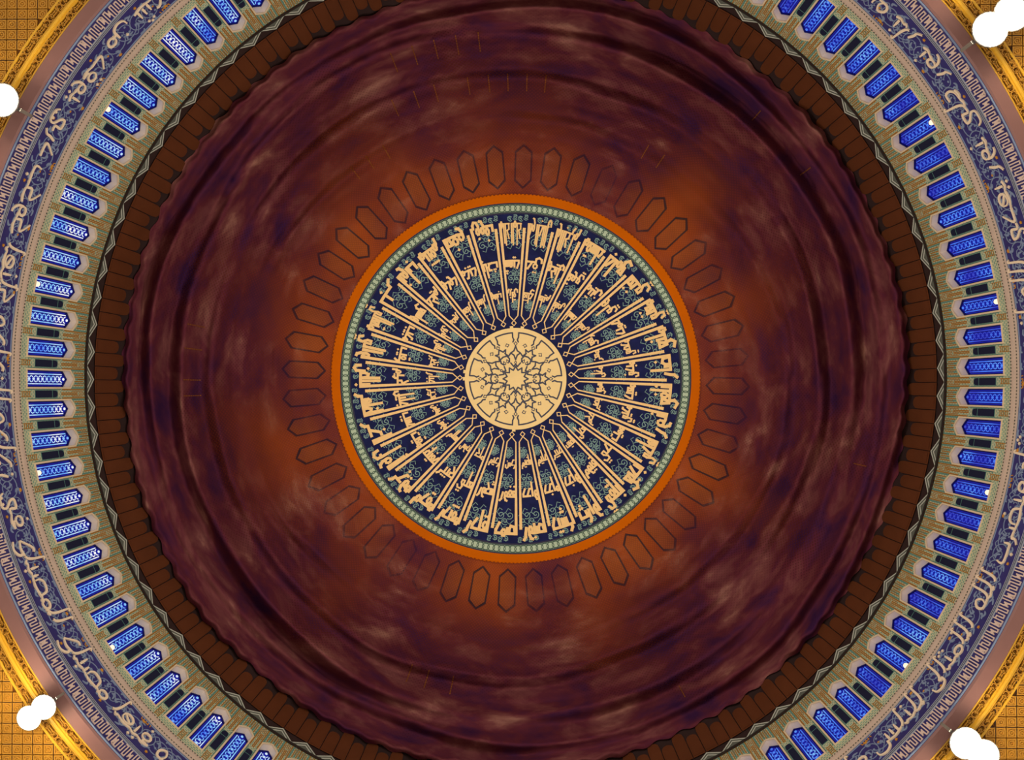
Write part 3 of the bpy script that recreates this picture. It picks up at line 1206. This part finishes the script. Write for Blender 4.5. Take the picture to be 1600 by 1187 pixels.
for ring_names, r_base, unit, wst in ((NAMES_OUT, 242.5, 17.0, 4.6), (NAMES_MID, 184.5, 12.0, 3.2), (NAMES_IN, 135.0, 8.6, 2.3)):
    for k, nm in enumerate(ring_names):
        wd, st, dots = word_strokes(nm, True)
        avail = SEC * r_base - GAPP - wst * 1.25
        wk = min(wst, .50 * avail / wd)
        ux = min(avail / wd, unit * 1.25)
        mb = MB()
        fn = lambda u, v, o: fm(u / r_base, r_base - v, o)
        stretch = avail - wd * ux
        for s in st:
            q = [(p[0] * ux + min(stretch, 8), p[1] * unit) for p in s]
            mb.poly(q, wk * (.85 if len(q) > 6 else 1), fn, 0, .06, .42)
        mb.seg((0, 0), (min(stretch, 8) + 1, 0), wk, fn, 0, .06)
        for dx, dy in dots:
            x, y = dx * ux + min(stretch, 8), dy * unit
            h_ = wk * .62
            mb.relief([(x - h_, y), (x, y - h_), (x + h_, y), (x, y + h_)], fn, 0, .06)
        mlink('name_inscription', mb.mesh('name_inscription', M['cream']), lam_phi(k))

# the rosette in the centre
rosette = dome_ring('rosette_disc', 1, 79, .10, M['rosette'], 96, 3)
dome_ring('rosette_rim', 77.5, 79.5, .12, M['rosette'], 96, under=rosette)
mb = MB()
fr = lambda x, y, o: fm(math.atan2(y, x), max(.5, math.hypot(x, y)), o)
LO, HI = .10, .115
def rot(p, a):
    return (p[0] * math.cos(a) - p[1] * math.sin(a), p[0] * math.sin(a) + p[1] * math.cos(a))
def pol(r, d):
    return (r * math.cos(math.radians(d)), r * math.sin(math.radians(d)))
wl = 2.3
for k in range(12):
    a = TAU * k / 12 + PI / 2
    D = lambda pts, w=wl, closed=False: mb.poly([rot(p, a) for p in pts], w, fr, LO, HI, .35, closed)
    # outer shield panel between two spokes (open towards the middle)
    arc = [pol(72, d) for d in (4.0, 9, 15, 21, 26.0)]
    D([pol(57.5, 4.2), pol(61, 2.6), pol(65, 4.0)] + arc + [pol(65, 26.0), pol(61, 27.4), pol(57.5, 25.8)])
    # small knot where the spoke ends
    D([pol(58, 0), pol(55, 2.6), pol(52, 0), pol(55, -2.6)], 1.2, True)
    if k % 2 == 0:
        # large four pointed star on the spoke, with its arms
        D([pol(51, 0), pol(44, 3.4), pol(41, 10.5), pol(37, 4.0), pol(30, 0), pol(37, -4.0), pol(41, -10.5), pol(44, -3.4)], wl, True)
        D([pol(41, 10.5), pol(37, 17), pol(43, 23)])
        D([pol(41, -10.5), pol(37, -17), pol(43, -23)])
        D([pol(28, 0), pol(25.5, 4), pol(23, 0), pol(25.5, -4)], 1.2, True)
        D([pol(23, 0), pol(19.5, 9), pol(26, 17)])
        D([pol(23, 0), pol(19.5, -9), pol(26, -17)])
    else:
        # broken five sided star between
        D([pol(52, 0), pol(46, 5), pol(48, 11), pol(43, 8), pol(38, 9), pol(39, 0)])
        D([pol(52, 0), pol(46, -5), pol(48, -11), pol(43, -8), pol(38, -9), pol(39, 0)])
        D([pol(33, 5), pol(30, 9), pol(27, 5), pol(29, 2)], 1.2, True)
        D([pol(33, -5), pol(30, -9), pol(27, -5), pol(29, -2)], 1.2, True)
        D([pol(38, 9), pol(33, 13), pol(28, 10)])
        D([pol(38, -9), pol(33, -13), pol(28, -10)])
    # little hooks in the shields
    D([pol(53, 12.5), pol(56.5, 15.5), pol(54, 19), pol(51, 16), pol(52.6, 14.6)], 1.15)
    # twelve pointed star in the middle
    D([pol(19.5, 0), pol(13.8, 15), pol(19.5, 30)])
tag(mlink('rosette_inlay', mb.mesh('rosette_inlay', M['ink']), None, rosette), kind='stuff')
mb = MB()
mb.relief([(u, v) for u, v in circle2(0, 0, 12.5, 16)], fr, .10, .11)
mlink('rosette_centre', mb.mesh('rosette_centre', M['rosette']), None, rosette)
# small fixings on the rosette's edge
mb = MB()
mb.relief([(-2.6, 78), (2.6, 78), (2.6, 82.5), (-2.6, 82.5)], lambda x, y, o: fm(x / 80, y, o), .05, .16)
clip = mb.mesh('clip', M['rosette'])
for d in (265.5, 277.5, 92, 180, 188):
    mlink('clip', clip, math.radians(d), rosette)

# ================================================================== THE NETTING
FOLDS = [(606, .5, 14), (572, 1.1, 20), (526, 1.7, 26), (468, 1.4, 24), (410, 1.0, 22), (372, .25, 10)]
def net_off(r, phi):
    o = .22
    c, s = math.cos(phi), math.sin(phi)
    for i, (ri, A, wr) in enumerate(FOLDS):
        wob = 22 * noise.noise(Vector((c * 1.1, s * 1.1, 3.1 * i))) + 7 * noise.noise(Vector((c * 3.5, s * 3.5, 7.7 * i + 2)))
        amp = A * (.75 + .9 * noise.noise(Vector((c * 1.7, s * 1.7, 5.3 * i + 9))))
        d = ri + wob - r                 # > 0 inside the lip
        if d < -wr:
            continue
        if d < 0:
            t = (d + wr) / wr
            o += amp * t * t * (3 - 2 * t)
        else:
            o += amp * math.exp(-d / 30.0)
    x, y = c * r / 60.0, s * r / 60.0
    fade = min(1, max(0, (r - 295) / 60))
    o += fade * (.26 * noise.noise(Vector((x, y, 1.3))) + .13 * noise.noise(Vector((x * 2.7, y * 2.7, 4.2))))
    # draught folds running with the rings
    o += fade * .12 * noise.noise(Vector((phi * 2.2, r / 9.0, 0.7)))
    return max(.14, o)


NR, NP = 130, 720
def edge_r(phi):
    k = (phi - PH0) / BAY
    return 614 + 2.6 * math.cos(TAU * k) + 6 * noise.noise(Vector((math.cos(phi) * 4, math.sin(phi) * 4, 0)))
mb = MB()
cover, uvs, run = [], [], []
for j in range(NP):
    phi = TAU * j / NP
    r1 = edge_r(phi)
    for i in range(NR + 1):
        r = 288.5 + (r1 - 288.5) * i / NR
        edge = min(1, (NR - i) / 3.0)
        off = net_off(r, phi) * (.35 + .65 * edge)
        p = dome_pt(r, phi, off)
        mb.v.append(p)
        t = (r - 288) / (610 - 288)
        nz_ = noise.noise(Vector((p[0] * .22, p[1] * .22, 8.8)))
        cv = .34 + 1.15 * max(0, t - .14) + .45 * nz_
        cover.append(max(.12, min(1.15, cv)))
        uvs.append((phi * 16, r / 24.0))
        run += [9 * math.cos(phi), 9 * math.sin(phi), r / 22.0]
K = NR + 1
for j in range(NP):
    j2 = (j + 1) % NP
    for i in range(NR):
        mb.f.append((j * K + i, j2 * K + i, j2 * K + i + 1, j * K + i + 1))
        mb.mi.append(0)
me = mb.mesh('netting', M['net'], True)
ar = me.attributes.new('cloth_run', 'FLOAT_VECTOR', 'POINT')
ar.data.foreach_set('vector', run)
at = me.attributes.new('cover', 'FLOAT', 'POINT')
at.data.foreach_set('value', cover)
ul = me.uv_layers.new(name='UVMap')
flat = []
for lp in me.loops:
    u, v = uvs[lp.vertex_index]
    flat += [u, v]
ul.data.foreach_set('uv', flat)
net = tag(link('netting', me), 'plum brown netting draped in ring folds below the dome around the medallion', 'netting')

# stitched seams of the netting, a few of them showing as short rust lines
M['seam'] = mat('seam_thread', (0.26, 0.08, 0.015), 0.7, 0.1)
seams = [(d, 512, 543) for d in (249, 252.75, 256.5, 260.2, 264)] + [(d, 448, 476) for d in (246, 250.5, 254.5, 261, 265, 268.7, 272.4, 276)] \
    + [(d, 476, 506) for d in (109.5, 106.2, 101.5)] + [(d, 492, 520) for d in (176.5, 179.3, 184.8, 189)] + [(d, 545, 566) for d in (14.5, 62, 325, 313)] \
    + [(d, 395, 420) for d in (232, 236, 240.3, 300, 304)]
for d, ra, rb in seams:
    mb = MB()
    a = math.radians(d)
    for i in range(8):
        r_0, r_1 = ra + (rb - ra) * i / 8, ra + (rb - ra) * (i + .8) / 8
        w2 = .75 / ra
        mb.prism([dome_pt(r_0, a - w2, net_off(r_0, a) + .05), dome_pt(r_0, a + w2, net_off(r_0, a) + .05), dome_pt(r_1, a + w2, net_off(r_1, a) + .05), dome_pt(r_1, a - w2, net_off(r_1, a) + .05)],
                 [dome_pt(r_0, a - w2, net_off(r_0, a)), dome_pt(r_0, a + w2, net_off(r_0, a)), dome_pt(r_1, a + w2, net_off(r_1, a)), dome_pt(r_1, a - w2, net_off(r_1, a))])
    tag(mb.build('seam', M['seam'], net), kind='stuff')

# ================================================================== LAMPS
def lathe(mb, prof, n=20, mi=0, fn=lambda p: p):
    base, k = len(mb.v), len(prof)
    for i in range(n):
        a = TAU * i / n
        for r, z in prof:
            mb.v.append(fn((r * math.cos(a), r * math.sin(a), z)))
    for i in range(n):
        j = (i + 1) % n
        for s in range(k - 1):
            mb.f.append((base + i * k + s, base + i * k + s + 1, base + j * k + s + 1, base + j * k + s))
            mb.mi.append(mi)


mb = MB()
lathe(mb, [(.001, .55), (.18, .52), (.26, .40), (.34, .25), (.50, .02), (.52, -.04), (.47, -.04), (.46, .02)])
m_house = mb.mesh('housing', M['lamp_body'], True)
mb = MB()
lathe(mb, [(.001, -.10), (.22, -.085), (.38, -.045), (.465, .0), (.465, .03), (.001, .03)])
m_lens = mb.mesh('lens', M['lamp_glow'], True)
mb = MB()
fxz = lambda x, z, o: (x, o, z)
def barxz(p, q, w, d):
    l = math.hypot(q[0] - p[0], q[1] - p[1])
    nx, nz2 = -(q[1] - p[1]) / l * w / 2, (q[0] - p[0]) / l * w / 2
    c = [(p[0] + nx, p[1] + nz2), (q[0] + nx, q[1] + nz2), (q[0] - nx, q[1] - nz2), (p[0] - nx, p[1] - nz2)]
    mb.prism([fxz(*t, -d) for t in c], [fxz(*t, d) for t in c])
barxz((-.56, .05), (-.56, .62), .05, .05)
barxz((.56, .05), (.56, .62), .05, .05)
barxz((-.585, .62), (.585, .62), .05, .05)
m_yoke = mb.mesh('yoke', M['lamp_body'])
mb = MB()
lathe(mb, [(.06, .62), (.06, .95), (.16, .955), (.16, .99), (.001, .99)], 12)
m_stem = mb.mesh('stem', M['lamp_body'])


def flood(label, heads, size):
    zl = ZC - 1.0 * size
    root = None
    for px, py in heads:
        p = pixel_ray(px, py, zl)
        if root is None:
            root = tag(empty('floodlight', (p.x, p.y, ZC)), label, 'floodlight', 'ceiling floodlights')
            o0 = Vector((p.x, p.y, ZC))
        loc = Vector((p.x, p.y, zl)) - o0
        yoke = link('yoke', m_yoke, root, math.atan2(p.y, p.x), loc)
        yoke.scale = (size, size, size)
        link('stem', m_stem, yoke)
        house = link('housing', m_house, root, math.atan2(p.y, p.x), loc)
        house.scale = (size, size, size)
        link('lens', m_lens, house)
        d = bpy.data.lights.new('floodlight_glow', 'POINT')
        d.energy = 430
        d.color = (1.0, .86, .62)
        d.shadow_soft_size = .55
        lo_ = bpy.data.objects.new('floodlight_glow', d)
        COL.objects.link(lo_)
        lo_.parent = root
        lo_.location = loc + Vector((0, 0, -.30 * size))


flood('single white floodlight under the gold ceiling in the upper left corner', [(4, 157)], 1.3)
flood('pair of white floodlights under the gold ceiling in the upper right corner', [(1546, 47), (1580, 22)], 1.35)
flood('pair of white floodlights under the gold ceiling in the lower left corner', [(69, 1104), (46, 1121)], .95)
flood('pair of white floodlights under the gold ceiling in the lower right corner', [(1508, 1160), (1536, 1179)], 1.2)

# small globe lamps standing on some window sills
mb = MB()
lathe(mb, [(.001, .12), (.09, .12), (.09, .16), (.03, .18), (.03, .50)], 10)
m_foot = mb.mesh('lamp_foot', M['lamp_body'])
mb = MB()
lathe(mb, [(.125 * math.sin(PI * i / 8) + .0005, .61 - .125 * math.cos(PI * i / 8)) for i in range(9)], 12)
m_globe = mb.mesh('globe', M['sill_glow'], True)
places = {39: 'upper left part of the drum', 45: 'left part of the drum, just above the middle', 51: 'left part of the drum, below the middle',
          57: 'lower left part of the drum', 2: 'right part of the drum, just above the middle', 8: 'upper right part of the drum',
          92: 'right part of the drum, below the middle', 86: 'lower right part of the drum'}
for k, where in places.items():
    p = bay_phi(k)
    rr = XW + .20
    root = tag(empty('sill_lamp', (rr * math.cos(p), rr * math.sin(p), SILL), p), 'warm globe lamp on a window sill, ' + where, 'lamp', 'globe lamps on the window sills')
    for nm, me in (('lamp_foot', m_foot), ('globe', m_globe)):
        link(nm, me, root, None, (0, 0, -.12))
